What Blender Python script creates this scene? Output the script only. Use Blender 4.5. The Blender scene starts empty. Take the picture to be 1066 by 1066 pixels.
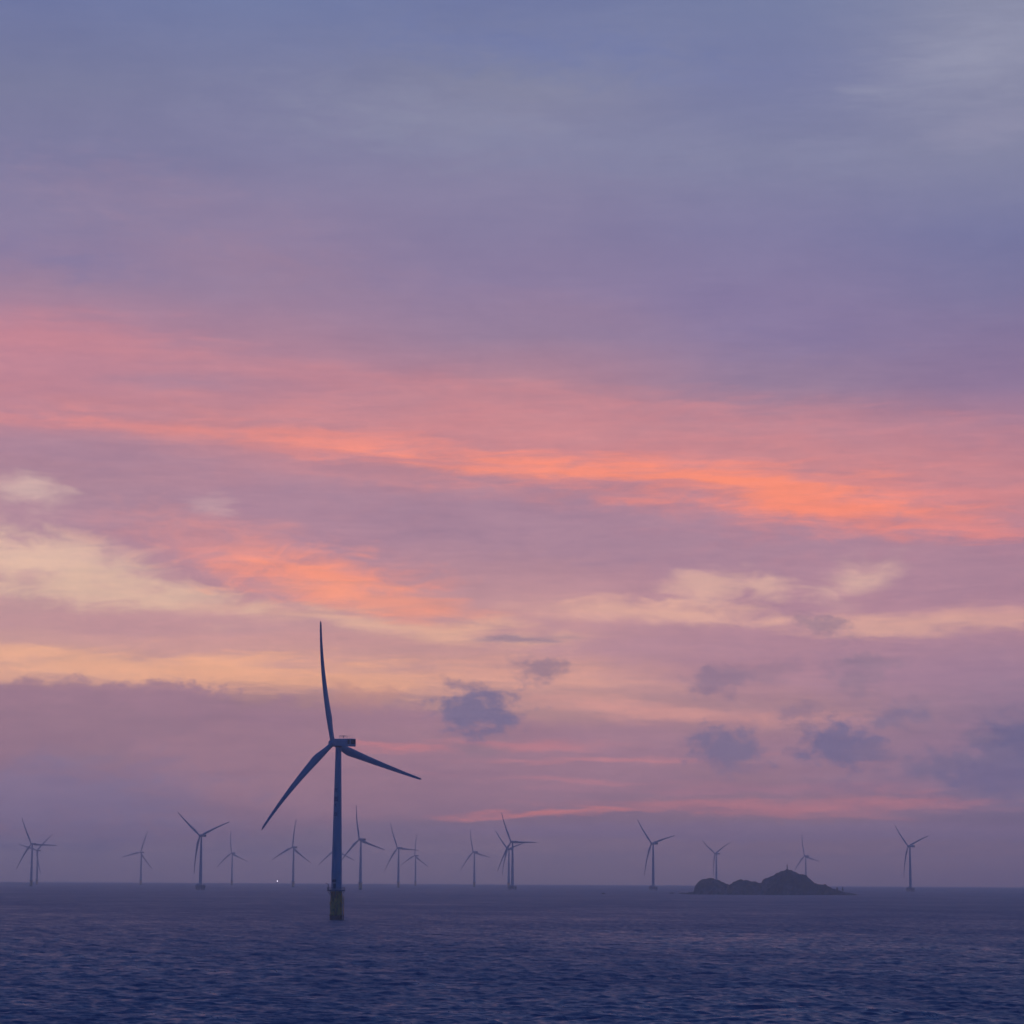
import bpy, bmesh, math, random
import numpy as np
from mathutils import Vector, Matrix

R = math.radians
C = bpy.context.scene.collection
scene = bpy.context.scene
RE = 6.371e6                      # radius of the Earth: the sea really curves away
CAM_H = 22.0

# ---------------------------------------------------------------- camera
FPX = 2776.0                      # focal length in photo pixels (1066 wide)
PITCH, ROLL = 7.80, 0.31
cam_d = bpy.data.cameras.new("camera")
cam = bpy.data.objects.new("camera", cam_d)
C.objects.link(cam)
cam_d.sensor_fit = 'HORIZONTAL'
cam_d.angle = 2 * math.atan(533.0 / FPX)
cam_d.clip_start = 1.0
cam_d.clip_end = 80000.0
CAM_M = (Matrix.Translation((0, 0, CAM_H)) @ Matrix.Rotation(R(90 + PITCH), 4, 'X')
         @ Matrix.Rotation(R(ROLL), 4, 'Z'))
cam.matrix_world = CAM_M
scene.camera = cam


def ray(px, py):
    v = Vector(((px - 533) / FPX, -(py - 533) / FPX, -1.0))
    return (CAM_M.to_3x3() @ v).normalized()


def azel(px, py):
    d = ray(px, py)
    return math.degrees(math.atan2(d.x, d.y)), math.degrees(math.asin(d.z))


# ---------------------------------------------------------------- exposure
scene.view_settings.view_transform = 'Standard'
scene.view_settings.look = 'None'
scene.view_settings.exposure = 0.0
scene.view_settings.gamma = 1.0
scene.view_settings.use_curve_mapping = False
scene.cycles.use_denoising = True
scene.cycles.max_bounces = 4
scene.cycles.volume_bounces = 3
scene.cycles.use_adaptive_sampling = True
scene.cycles.adaptive_threshold = 0.012

# ---------------------------------------------------------------- sun (already at the horizon, behind cloud)
SUN_EL, SUN_AZ = 1.2, -9.0
sd = bpy.data.lights.new("sun", 'SUN')
sd.energy = 0.01
sd.angle = R(50)
sd.color = (1.0, 0.72, 0.5)
so = bpy.data.objects.new("sun", sd)
C.objects.link(so)
sdir = Vector((math.sin(R(SUN_AZ)) * math.cos(R(SUN_EL)), math.cos(R(SUN_AZ)) * math.cos(R(SUN_EL)), math.sin(R(SUN_EL))))
so.rotation_euler = sdir.to_track_quat('Z', 'Y').to_euler()
so.location = (0, 0, 300)


# ---------------------------------------------------------------- sky
def lin(c):
    o = []
    for v in c:
        v = v / 255.0
        o.append(v / 12.92 if v <= 0.04045 else ((v + 0.055) / 1.055) ** 2.4)
    return o


world = bpy.data.worlds.new("World")
scene.world = world
world.use_nodes = True
nt = world.node_tree
nt.nodes.clear()


class NB:
    """small helper that wires shader nodes"""
    def __init__(self, tree):
        self.t = tree

    def n(self, kind, **kw):
        o = self.t.nodes.new(kind)
        for k, v in kw.items():
            setattr(o, k, v)
        return o

    def put(self, sock, v):
        if isinstance(v, bpy.types.NodeSocket):
            self.t.links.new(v, sock)
        elif v is not None:
            sock.default_value = v

    def math(self, op, a, b=None, c=None):
        o = self.n('ShaderNodeMath', operation=op)
        for i, v in enumerate((a, b, c)):
            if v is not None:
                self.put(o.inputs[i], v)
        return o.outputs[0]

    def vec(self, op, a, b=None, scale=None):
        o = self.n('ShaderNodeVectorMath', operation=op)
        self.put(o.inputs[0], a)
        if b is not None:
            self.put(o.inputs[1], b)
        if scale is not None:
            self.put(o.inputs['Scale'], scale)
        return o.outputs['Value'] if op in ('LENGTH', 'DOT_PRODUCT') else o.outputs[0]

    def comb(self, x, y, z):
        o = self.n('ShaderNodeCombineXYZ')
        for i, v in enumerate((x, y, z)):
            self.put(o.inputs[i], v)
        return o.outputs[0]

    def noise(self, v, scale, detail=4.0, rough=0.5, dist=0.0):
        o = self.n('ShaderNodeTexNoise')
        self.put(o.inputs['Vector'], v)
        o.inputs['Scale'].default_value = scale
        o.inputs['Detail'].default_value = detail
        o.inputs['Roughness'].default_value = rough
        o.inputs['Distortion'].default_value = dist
        return o.outputs['Color'], o.outputs[0]

    def rng(self, v, a, b, c=0.0, d=1.0, interp='SMOOTHSTEP'):
        o = self.n('ShaderNodeMapRange', interpolation_type=interp)
        o.clamp = True
        self.put(o.inputs['Value'], v)
        for k, x in zip(('From Min', 'From Max', 'To Min', 'To Max'), (a, b, c, d)):
            o.inputs[k].default_value = x
        return o.outputs[0]

    def mix(self, f, a, b, blend='MIX'):
        o = self.n('ShaderNodeMix', data_type='RGBA', blend_type=blend)
        self.put(o.inputs[0], f)
        for s, v in ((o.inputs[6], a), (o.inputs[7], b)):
            if not isinstance(v, bpy.types.NodeSocket):
                v = (*v, 1.0) if len(v) == 3 else v
            self.put(s, v)
        return o.outputs[2]

    def ramp(self, f, stops, interp='LINEAR'):
        o = self.n('ShaderNodeValToRGB')
        cr = o.color_ramp
        cr.interpolation = interp
        while len(cr.elements) > 1:
            cr.elements.remove(cr.elements[-1])
        cr.elements[0].position = stops[0][0]
        cr.elements[0].color = (*stops[0][1], 1)
        for p, c in stops[1:]:
            e = cr.elements.new(p)
            e.color = (*c, 1)
        self.put(o.inputs[0], f)
        return o.outputs[0]


B = NB(nt)
tc = B.n('ShaderNodeTexCoord')
sep = B.n('ShaderNodeSeparateXYZ')
nt.links.new(tc.outputs['Generated'], sep.inputs[0])
X, Y, Z = sep.outputs
AZ = B.math('MULTIPLY', B.math('ARCTAN2', X, Y), 57.29578)
EL = B.math('MULTIPLY', B.math('ARCSINE', Z), 57.29578)
P = B.comb(AZ, EL, 0.0)


def stretch(sx, sy, off):
    o = B.n('ShaderNodeMapping')
    nt.links.new(P, o.inputs['Vector'])
    o.inputs['Scale'].default_value = (sx, sy, 1)
    o.inputs['Location'].default_value = (off, off * 1.7, 0)
    return o.outputs[0]


HALF = (0.5, 0.5, 0.5)
c1, _ = B.noise(stretch(0.16, 0.75, 3.1), 1.0, 5.0, 0.55, 0.3)      # broad drift of the cloud sheets
w1 = B.vec('MULTIPLY', B.vec('SUBTRACT', c1, HALF), (3.4, 0.9, 0))
c2, _ = B.noise(stretch(0.7, 2.8, 11.7), 1.0, 5.0, 0.58)            # frayed, streaky edges
w2 = B.vec('MULTIPLY', B.vec('SUBTRACT', c2, HALF), (1.3, 0.34, 0))
Q = B.vec('ADD', P, B.vec('ADD', w1, w2))
c3, f3 = B.noise(stretch(1.5, 2.2, 27.0), 1.0, 7.0, 0.62)           # billowed edges of the small cumulus
w3 = B.vec('MULTIPLY', B.vec('SUBTRACT', c3, HALF), (1.25, 0.75, 0))
Q3 = B.vec('ADD', P, w3)
w4 = B.vec('ADD', B.vec('MULTIPLY', w2, (0.4, 0.5, 0)), B.vec('MULTIPLY', w3, (0.45, 0.4, 0)))
Q4 = B.vec('ADD', P, w4)                                            # cloud banks: streaks and billows
sQ = B.n('ShaderNodeSeparateXYZ')
nt.links.new(B.vec('ADD', P, B.vec('ADD', B.vec('MULTIPLY', w1, (0.3, 0.35, 0)), B.vec('MULTIPLY', w2, (0.6, 0.6, 0)))), sQ.inputs[0])
QX, QY = sQ.outputs[0], sQ.outputs[1]

# colour of the cloud deck by elevation, at five bearings (photo row, sRGB)
ROWS = [0, 80, 160, 240, 300, 350, 400, 440, 480, 520, 560, 600, 650, 700, 730, 760, 800, 840, 862, 885, 918]
COLS = [0, 266, 533, 800, 1066]
TAB = {
 0: [(113,119,159),(120,122,155),(125,122,157),(137,125,158),(158,128,154),(188,131,149),(188,131,147),(182,131,148),(172,132,150),(172,135,152),(178,138,155),(190,150,155),(192,148,152),(196,150,144),(155,122,134),(135,113,135),(118,109,139),(109,104,137),(108,100,134),(104,97,130),(100,93,126)],
 266: [(115,123,162),(123,125,159),(128,125,159),(141,126,158),(147,126,156),(166,128,151),(186,131,147),(190,134,146),(182,132,147),(168,130,151),(172,131,151),(180,134,150),(195,146,150),(192,146,145),(161,125,135),(145,115,134),(138,112,136),(119,105,134),(113,101,130),(107,97,129),(101,93,126)],
 533: [(117,123,162),(130,132,159),(133,130,161),(134,125,159),(140,124,158),(150,126,154),(180,131,146),(195,134,143),(190,133,143),(175,131,148),(168,131,151),(180,137,150),(195,147,150),(192,145,145),(176,137,141),(160,124,137),(140,112,135),(128,106,132),(113,99,129),(108,97,128),(100,92,124)],
 800: [(121,127,162),(120,124,162),(128,129,161),(128,123,160),(134,122,159),(141,123,157),(148,124,152),(180,131,146),(195,133,141),(190,132,143),(174,130,149),(174,132,150),(175,133,150),(171,130,147),(168,130,142),(156,122,139),(146,115,135),(132,108,133),(116,100,128),(109,96,126),(99,91,123)],
 1066: [(141,142,166),(137,138,165),(131,132,162),(120,120,159),(123,117,155),(132,116,152),(142,118,151),(170,125,146),(190,130,142),(190,131,142),(172,128,149),(170,128,148),(180,135,150),(151,121,146),(140,116,142),(132,112,140),(114,105,140),(116,103,134),(109,97,128),(106,95,126),(97,89,122)],
}
HAZE_DENSITY = 1.35e-4
HAZE_TOP, HAZE_HALF = 166.0, 18600.0
HAZE_GLOW = [(0.098, 0.096, 0.205), (0.090, 0.090, 0.200), (0.088, 0.090, 0.195)]   # light the deep haze itself sends back, left / middle / right
NISH = (0.15, 0.06, 0.0)


def behind_haze(px, py, col):
    """sky colour which, seen through the haze of the lower air, arrives as col"""
    a, e = azel(px, py)
    e = max(R(e), 1e-4)
    s = min((HAZE_TOP - CAM_H) / math.sin(e), HAZE_HALF / math.cos(R(a)) / math.cos(e))
    T = math.exp(-HAZE_DENSITY * s)
    u = min(max(px / 533.0, 0), 1.999)
    k = int(u)
    g = [HAZE_GLOW[k][i] * (1 - u + k) + HAZE_GLOW[k + 1][i] * (u - k) for i in range(3)]
    return [max(0.003, ((c - gg * (1 - T)) / T - 0.02 * n) / 0.98) for c, gg, n in zip(lin(col), g, NISH)]


E0, E1 = -1.0, 20.0
ramps = []
tt = B.rng(QY, E0, E1, interp='LINEAR')
for c in COLS:
    st = []
    for r in sorted(ROWS + [851, 870, 878, 890, 896, 906]):       # closer steps where the haze thins quickly
        col = behind_haze(c, r, [float(np.interp(r, ROWS, [t[k] for t in TAB[c]])) for k in range(3)])
        st.append(((azel(c, r)[1] - E0) / (E1 - E0), col))
    st.sort(key=lambda s: s[0])
    ramps.append((azel(c, 533)[0], B.ramp(tt, st)))
sky = ramps[0][1]
for k in range(1, len(ramps)):
    f = B.rng(QX, ramps[k - 1][0], ramps[k][0], interp='SMOOTHSTEP')
    sky = B.mix(f, sky, ramps[k][1])

# single clouds, sheets and lit gaps: centre and half-axes in photo pixels -> degrees of sky, slope, colour, cover
# kind: s = streaky sheet, b = bank, p = cumulus puff; soft = where the edge begins to thin out
CLOUDS = [
 # lighter and pinker patches in the high grey-blue deck
 ('b', 430, 125, 200, 46, .10, (137,139,166), .60, -.2),
 ('s', 610, 150, 200, 40, .05, (132,134,166), .45, 0.0),
 ('s', 1010, 60, 130, 42, -.2, (148,149,174), .65, 0.0),
 ('s', 1040, 128, 90, 22, -.1, (145,143,170), .55, 0.0),
 ('s', 878, 155, 55, 14, 0, (136,137,168), .45, 0.0),
 ('b', 560, 50, 240, 34, .05, (111,120,166), .6, -.2),
 ('b', 150, 205, 190, 38, .1, (147,130,159), .65, -.2),
 ('b', 270, 280, 170, 38, .12, (154,128,154), .60, -.2),
 ('b', 60, 268, 130, 26, .05, (130,121,159), .70, -.2),
 ('s', 800, 330, 190, 40, .1, (134,121,160), .5, 0.0),
 ('s', 560, 320, 160, 22, .1, (150,125,153), .35, 0.0),
 # pink upper sheet
 ('s', 40, 350, 200, 26, .06, (200,134,147), .60, 0.0),
 ('s', 300, 385, 280, 20, .08, (196,134,146), .45, 0.0),
 ('s', 210, 401, 110, 13, 0, (160,127,151), .60, 0.0),
 ('s', 560, 418, 330, 22, .05, (198,134,144), .50, -.2),
 ('s', 930, 445, 200, 22, .06, (186,130,146), .4, 0.0),
 # the orange ribbon: several stacked streaks in a soft pink glow
 ('s', 640, 462, 520, 50, .04, (208,135,141), .60, -.3),
 ('s', 830, 520, 330, 52, .05, (218,136,136), .55, -.3),
 ('s', 220, 448, 320, 34, .04, (208,137,141), .50, -.2),
 ('s', 90, 436, 210, 10, .02, (226,142,140), .75, -.1),
 ('s', 330, 452, 170, 8, .03, (224,140,136), .60, -.1),
 ('s', 380, 466, 230, 16, .04, (236,142,130), .80, -.1),
 ('s', 600, 476, 230, 9, .03, (232,140,130), .65, -.1),
 ('s', 560, 490, 200, 17, .06, (247,144,122), .88, -.1),
 ('s', 730, 497, 190, 16, .04, (246,142,120), .85, -.1),
 ('s', 800, 514, 150, 20, .05, (250,143,117), .92, -.1),
 ('s', 880, 530, 160, 19, .06, (246,140,119), .85, -.1),
 ('s', 720, 530, 120, 9, .05, (226,138,132), .60, -.1),
 ('s', 1010, 548, 130, 16, .06, (228,136,130), .80, -.1),
 ('s', 900, 556, 130, 10, .10, (214,136,136), .60, -.1),
 ('s', 1000, 508, 170, 10, .02, (214,134,136), .50, -.1),
 ('s', 470, 512, 170, 8, .06, (206,137,141), .55, 0.0),
 ('s', 640, 508, 140, 5, .05, (188,132,147), .65, -.1),
 ('s', 840, 498, 130, 4, .03, (200,134,143), .60, -.1),
 ('s', 430, 481, 130, 5, .05, (188,132,147), .60, -.1),
 ('s', 940, 538, 120, 5, .05, (198,133,142), .55, -.1),
 ('s', 330, 603, 90, 5, .06, (218,144,138), .50, -.1),
 # mauve sheets between
 ('s', 90, 470, 190, 27, .06, (168,131,152), .80, 0.1),
 ('b', 590, 545, 330, 34, .07, (165,130,152), .80, 0.2),
 ('b', 700, 575, 250, 26, .10, (168,131,151), .70, 0.2),
 ('b', 1000, 595, 160, 38, .05, (168,129,149), .70, 0.2),
 ('s', 160, 540, 150, 24, .12, (176,136,154), .60, 0.0),
 # pale cream sky seen through the gaps on the left
 ('b', 32, 512, 48, 20, .1, (210,177,172), .80, 0.0),
 ('s', 228, 527, 26, 10, 0, (200,163,168), .60, 0.0),
 ('b', 40, 585, 175, 34, .14, (216,180,166), .95, 0.1),
 ('b', 130, 618, 190, 22, .13, (216,179,162), .85, 0.1),
 ('s', 370, 648, 200, 14, .05, (222,175,154), .85, 0.0),
 ('s', 500, 662, 130, 14, .05, (224,172,150), .70, 0.0),
 # orange patch
 ('b', 250, 572, 150, 34, .20, (212,142,143), .70, 0.0),
 ('b', 325, 598, 140, 27, .07, (246,150,126), .88, -.15),
 ('s', 390, 625, 120, 16, .12, (236,152,130), .75, 0.0),
 # lavender streak and peach band under it
 ('s', 170, 650, 270, 16, .02, (186,142,151), .85, 0.1),
 ('s', 370, 668, 110, 10, .03, (192,144,148), .60, 0.0),
 ('s', 90, 690, 260, 19, .02, (224,168,144), .90, 0.1),
 ('s', 330, 705, 220, 22, .03, (226,166,140), .80, 0.1),
 ('s', 560, 705, 150, 22, .03, (212,156,146), .70, 0.0),
 ('s', 690, 740, 210, 14, .05, (210,150,146), .65, 0.0),
 # cream windows on the right
 ('b', 640, 635, 110, 14, .03, (216,166,155), .80, 0.0),
 ('b', 738, 612, 55, 20, -.1, (218,172,160), .85, 0.0),
 ('b', 730, 640, 105, 13, .05, (220,170,157), .85, 0.0),
 ('b', 800, 612, 42, 15, .1, (214,170,160), .80, 0.0),
 ('b', 890, 606, 56, 22, -.28, (218,176,164), .85, -.3),
 ('s', 930, 652, 130, 15, .02, (214,164,153), .85, 0.0),
 ('s', 1040, 642, 80, 15, .02, (212,160,152), .75, 0.0),
 # long bank over the left horizon, top edge rolling
 ('h', 90, 796, 300, 64, .03, (138,111,135), .88, 0.82),
 ('h', 20, 762, 170, 38, .03, (144,115,137), .88, 0.82),
 ('h', 400, 796, 230, 46, .0, (146,115,137), .88, 0.82),
 ('h', 650, 775, 95, 24, .0, (154,120,141), .75, 0.5),
 ('h', 560, 800, 170, 40, .0, (148,116,139), .55, 0.3),
 ('b', 900, 790, 260, 40, .0, (150,118,142), .55, 0.1),
 ('b', 660, 670, 170, 22, .05, (172,132,151), .60, 0.1),
 ('b', 960, 700, 170, 36, .0, (158,124,148), .65, 0.1),
 # heads of the bank
 ('p', 55, 722, 80, 16, .0, (152,119,140), .75, 0.3),
 ('p', 165, 726, 60, 15, .03, (151,118,140), .75, 0.3),
 ('p', 205, 734, 48, 18, .0, (149,117,139), .75, 0.3),
 ('p', 282, 744, 52, 17, .0, (150,117,139), .75, 0.3),
 ('p', 400, 746, 80, 15, .0, (152,118,139), .70, 0.3),
 ('p', 470, 752, 60, 14, .0, (154,119,140), .65, 0.3),
 # red streaks low down
 ('s', 410, 775, 90, 6, .02, (196,124,134), .70, 0.0),
 ('s', 560, 772, 110, 7, .03, (190,124,136), .60, 0.0),
 ('s', 650, 789, 180, 4, .01, (184,125,138), .70, 0.0),
 ('s', 620, 812, 160, 5, .04, (172,120,138), .60, 0.0),
 ('s', 800, 843, 260, 10, .0, (168,114,131), .75, 0.0),
 ('s', 570, 850, 120, 4, .0, (182,116,128), .80, 0.0),
 ('s', 760, 826, 200, 6, .02, (160,115,138), .50, 0.0),
 # distant bank on the horizon
 ('h', 830, 866, 430, 9, .0, (113,100,133), .70, 0.5),
 ('b', 60, 835, 190, 48, .03, (116,106,140), .80, 0.2),
 # thin dark cirrus
 ('s', 545, 666, 52, 5, -.02, (152,127,145), .85, 0.1),
 ('s', 320, 657, 70, 5, .04, (180,138,148), .5, 0.0),
 # small grey-blue cumulus
 ('p', 497, 740, 49, 25, .03, (116,107,141), 0.95, 0.28),
 ('p', 488, 714, 32, 9, .03, (140,116,137), 0.57, 0.15),
 ('p', 562, 694, 34, 15, .1, (142,118,139), 0.82, 0.15),
 ('p', 370, 724, 32, 16, .0, (180,133,133), 0.57, 0.15),
 ('p', 405, 722, 24, 11, .0, (176,131,133), 0.52, 0.15),
 ('p', 748, 711, 43, 16, -.15, (138,115,140), 0.82, 0.15),
 ('p', 800, 702, 38, 14, -.1, (146,119,141), 0.57, 0.15),
 ('p', 892, 706, 32, 24, .35, (142,118,141), 0.72, 0.15),
 ('p', 912, 692, 32, 9, .05, (142,118,141), 0.62, 0.15),
 ('p', 856, 650, 32, 12, .35, (146,121,141), 0.72, 0.15),
 ('p', 755, 777, 39, 23, .08, (120,108,140), 0.95, 0.28),
 ('p', 772, 797, 30, 9, .05, (122,107,138), 0.62, 0.15),
 ('p', 876, 777, 47, 24, .06, (113,104,139), 0.95, 0.28),
 ('p', 915, 786, 38, 11, .06, (126,109,138), 0.57, 0.15),
 ('p', 832, 744, 26, 12, .0, (138,115,140), 0.67, 0.15),
 ('p', 938, 744, 30, 14, -.05, (126,111,141), 0.82, 0.15),
 ('p', 1052, 776, 49, 32, -.1, (111,103,138), 0.95, 0.28),
 ('p', 1000, 796, 75, 17, -.05, (120,107,138), 0.95, 0.28),
 ('p', 1036, 808, 47, 18, .0, (112,102,137), 0.95, 0.28),
 ('p', 1022, 765, 28, 9, .1, (132,113,139), 0.57, 0.15),
 ('p', 878, 818, 38, 10, .0, (126,107,136), 0.57, 0.15),
 ('p', 505, 780, 32, 8, .0, (134,113,135), 0.57, 0.15),
 ('p', 100, 786, 56, 13, .02, (142,115,135), 0.37, 0.15),
]
_, fs = B.noise(stretch(0.55, 3.4, 71.0), 1.0, 8.0, 0.64, 0.4)
_, fb = B.noise(stretch(0.9, 2.6, 83.0), 1.0, 8.0, 0.62, 0.5)
_, fp = B.noise(stretch(2.0, 3.0, 95.0), 1.0, 8.0, 0.62)
FRAY = {'s': B.math('MULTIPLY', B.math('SUBTRACT', fs, 0.5), 1.8), 'b': B.math('MULTIPLY', B.math('SUBTRACT', fb, 0.5), 1.8),
        'p': B.math('MULTIPLY', B.math('SUBTRACT', fp, 0.5), 2.0),
        'h': B.math('MULTIPLY', B.math('SUBTRACT', fb, 0.5), 0.35)}
for kind, px, py, rx, ry, sl, col, cov, soft in CLOUDS:
    a, e = azel(px, py)
    m = B.n('ShaderNodeMapping', vector_type='TEXTURE')
    # each layer hangs on the one before it, so that the renderer evaluates them one after the other
    src = B.n('ShaderNodeVectorMath', operation='MULTIPLY_ADD')
    nt.links.new(sky, src.inputs[0])
    src.inputs[1].default_value = (1e-9, 1e-9, 1e-9)
    nt.links.new({'s': Q, 'b': Q4, 'p': Q3, 'h': Q4}[kind], src.inputs[2])
    nt.links.new(src.outputs[0], m.inputs['Vector'])
    m.inputs['Location'].default_value = (a, e, 0)
    m.inputs['Rotation'].default_value = (0, 0, -math.atan(sl))
    m.inputs['Scale'].default_value = (rx * 1.25 / 48.45, ry * 1.35 / 48.45, 1)
    mask = B.rng(B.math('ADD', B.vec('LENGTH', m.outputs[0]), FRAY[kind]), 1.0, soft, 0.0, cov)
    sky = B.mix(mask, sky, behind_haze(px, py, col))

# fine streaks and grain of the cloud deck
_, g1 = B.noise(stretch(0.35, 2.6, 41.0), 1.0, 6.0, 0.6, 0.2)
_, g2 = B.noise(stretch(2.2, 5.0, 57.0), 1.0, 5.0, 0.6)
_, g3 = B.noise(stretch(0.9, 8.5, 63.0), 1.0, 5.0, 0.65, 0.3)
gv = B.math('ADD', B.math('MULTIPLY', B.math('SUBTRACT', g3, 0.5), 0.16), B.math('MULTIPLY', B.math('SUBTRACT', g1, 0.5), 0.30))
gv = B.math('ADD', gv, B.math('MULTIPLY', B.math('SUBTRACT', g2, 0.5), 0.12))
_, g4 = B.noise(stretch(0.30, 0.75, 105.0), 1.0, 5.0, 0.6, 0.5)
gv = B.math('ADD', B.math('MULTIPLY', B.math('SUBTRACT', g4, 0.5), 0.20), B.math('MULTIPLY', gv, B.rng(EL, 8.5, 13.5, 1.0, 0.35)))
sky = B.vec('MULTIPLY', sky, B.comb(B.math('MULTIPLY_ADD', gv, 1.15, 1.0), B.math('ADD', gv, 1.0), B.math('MULTIPLY_ADD', gv, 0.6, 1.0)))

# the rest of the dome: dusk blue overhead and behind
over = B.ramp(B.rng(EL, 0, 90, interp='LINEAR'), [(0.0, lin((84, 112, 176))), (0.33, lin((84, 116, 172))), (0.6, lin((68, 100, 158))), (1.0, lin((36, 55, 112)))])
east = B.ramp(B.rng(EL, 0, 90, interp='LINEAR'), [(0.0, lin((28, 78, 148))), (0.3, lin((28, 78, 154))), (1.0, lin((34, 68, 138)))])
sky = B.mix(B.rng(EL, 16.0, 30), sky, over)
sky = B.mix(B.rng(B.math('ABSOLUTE', AZ), 16, 100), sky, east)

# clear twilight air behind the deck
ns = B.n('ShaderNodeTexSky', sky_type='NISHITA')
ns.sun_disc = False
ns.sun_elevation = R(SUN_EL)
ns.sun_rotation = R(SUN_AZ)
ns.dust_density = 2.0
bg1 = B.n('ShaderNodeBackground')
nt.links.new(sky, bg1.inputs[0])
bg1.inputs[1].default_value = 1.0
bg2 = B.n('ShaderNodeBackground')
nt.links.new(ns.outputs[0], bg2.inputs[0])
bg2.inputs[1].default_value = 0.05
mx = B.n('ShaderNodeMixShader')
mx.inputs[0].default_value = 0.98          # cover of the cloud deck
nt.links.new(bg2.outputs[0], mx.inputs[1])
nt.links.new(bg1.outputs[0], mx.inputs[2])
wo = B.n('ShaderNodeOutputWorld')
nt.links.new(mx.outputs[0], wo.inputs[0])


# ---------------------------------------------------------------- materials
def principled(name, base=(0.5, 0.5, 0.5), rough=0.5, spec=0.5):
    m = bpy.data.materials.new(name)
    m.use_nodes = True
    p = m.node_tree.nodes['Principled BSDF']
    p.inputs['Base Color'].default_value = (*base, 1)
    p.inputs['Roughness'].default_value = rough
    p.inputs['Specular IOR Level'].default_value = spec
    return m, p, NB(m.node_tree)


def weathered(name, c0, c1, scale, rough=0.5, stretchz=0.25):
    """paint with soft vertical weather stains"""
    m, p, b = principled(name, c0, rough)
    t = b.n('ShaderNodeTexCoord')
    mp = b.n('ShaderNodeMapping')
    b.put(mp.inputs['Vector'], t.outputs['Object'])
    mp.inputs['Scale'].default_value = (1, 1, stretchz)
    _, f = b.noise(mp.outputs[0], scale, 6.0, 0.6)
    b.put(p.inputs['Base Color'], b.mix(b.rng(f, 0.42, 0.68), c0, c1))
    return m


MAT = {}
MAT['paint'] = weathered('pale_grey_paint', (0.33, 0.36, 0.40), (0.25, 0.28, 0.32), 0.35, 0.45)
MAT['blade'] = weathered('blade_gelcoat', (0.33, 0.35, 0.39), (0.27, 0.29, 0.32), 0.3, 0.4)
MAT['dark'] = principled('dark_grille', (0.03, 0.03, 0.035), 0.6)[0]
MAT['ink'] = principled('tower_lettering_paint', (0.035, 0.05, 0.14), 0.5)[0]
MAT['steel'] = principled('galvanised_steel', (0.16, 0.16, 0.17), 0.5)[0]
MAT['concrete'] = weathered('pile_cap_concrete', (0.20, 0.18, 0.17), (0.11, 0.10, 0.10), 0.4, 0.85)
MAT['bearing'] = principled('rusty_bearing', (0.10, 0.06, 0.055), 0.6)[0]
MAT['door'] = principled('door_paint', (0.06, 0.07, 0.09), 0.5)[0]


def yellow():
    m, p, b = principled('weathered_yellow_steel', (0.3, 0.2, 0.05), 0.65)
    t = b.n('ShaderNodeTexCoord')
    mp = b.n('ShaderNodeMapping')
    b.put(mp.inputs['Vector'], t.outputs['Object'])
    mp.inputs['Scale'].default_value = (1, 1, 0.35)
    _, f = b.noise(mp.outputs[0], 0.6, 7.0, 0.65)
    col = b.mix(b.rng(f, 0.45, 0.62), (0.75, 0.34, 0.03), (0.34, 0.12, 0.03))
    s = b.n('ShaderNodeSeparateXYZ')
    b.put(s.inputs[0], t.outputs['Object'])
    _, f2 = b.noise(t.outputs['Object'], 1.2, 5.0, 0.6)
    z = b.math('ADD', s.outputs[2], b.math('MULTIPLY', f2, -1.6))
    col = b.mix(b.rng(z, 2.6, 1.2), col, (0.016, 0.018, 0.020))      # weed and barnacle belt at the waterline
    b.put(p.inputs['Base Color'], col)
    return m


MAT['yellow'] = yellow()


def sea_material():
    m, p, b = principled('sea_water', (0.020, 0.062, 0.142), 0.5, 0.5)
    p.inputs['IOR'].default_value = 1.333
    g = b.n('ShaderNodeNewGeometry')
    mp = b.n('ShaderNodeMapping')
    b.put(mp.inputs['Vector'], g.outputs['Position'])
    mp.inputs['Rotation'].default_value = (0, 0, R(-43))
    mp.inputs['Scale'].default_value = (0.9, 1.0, 1.0)
    ca, _ = b.noise(mp.outputs[0], 0.13, 5.0, 0.74)
    cb, _ = b.noise(mp.outputs[0], 0.9, 3.0, 0.65)
    s = b.vec('ADD', b.vec('MULTIPLY', b.vec('SUBTRACT', ca, HALF), (0.55, 0.55, 0)),
              b.vec('MULTIPLY', b.vec('SUBTRACT', cb, HALF), (0.55, 0.55, 0)))
    # cat's-paws: the wind roughens the water in long streaks and leaves calmer lanes between
    rt = b.n('ShaderNodeMapping')
    b.put(rt.inputs['Vector'], g.outputs['Position'])
    rt.inputs['Rotation'].default_value = (0, 0, R(-20))
    _, gu = b.noise(b.vec('MULTIPLY', rt.outputs[0], (0.15, 0.016, 0.0)), 1.0, 8.0, 0.78)
    _, gw = b.noise(b.vec('MULTIPLY', rt.outputs[0], (0.006, 0.004, 0.0)), 1.0, 4.0, 0.6)
    gust = b.math('ADD', b.math('MULTIPLY', gu, 0.7), b.math('MULTIPLY', gw, 0.3))
    # beyond a kilometre the mesh no longer carries the chop: the surface takes it over as slope and roughness
    far = b.rng(b.vec('LENGTH', g.outputs['Position']), 550, 2200)
    s = b.vec('SCALE', s, scale=b.math('MULTIPLY', b.rng(gust, 0.39, 0.61, 0.5, 1.6, 'LINEAR'), b.math('MULTIPLY_ADD', far, 0.35, 1.0)))
    b.put(p.inputs['Roughness'], b.math('MULTIPLY_ADD', far, 0.13, b.rng(gust, 0.39, 0.61, 0.26, 0.60, 'LINEAR')))
    b.put(p.inputs['Normal'], b.vec('NORMALIZE', b.vec('ADD', g.outputs['Normal'], s)))
    return m


MAT['sea'] = sea_material()


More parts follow.
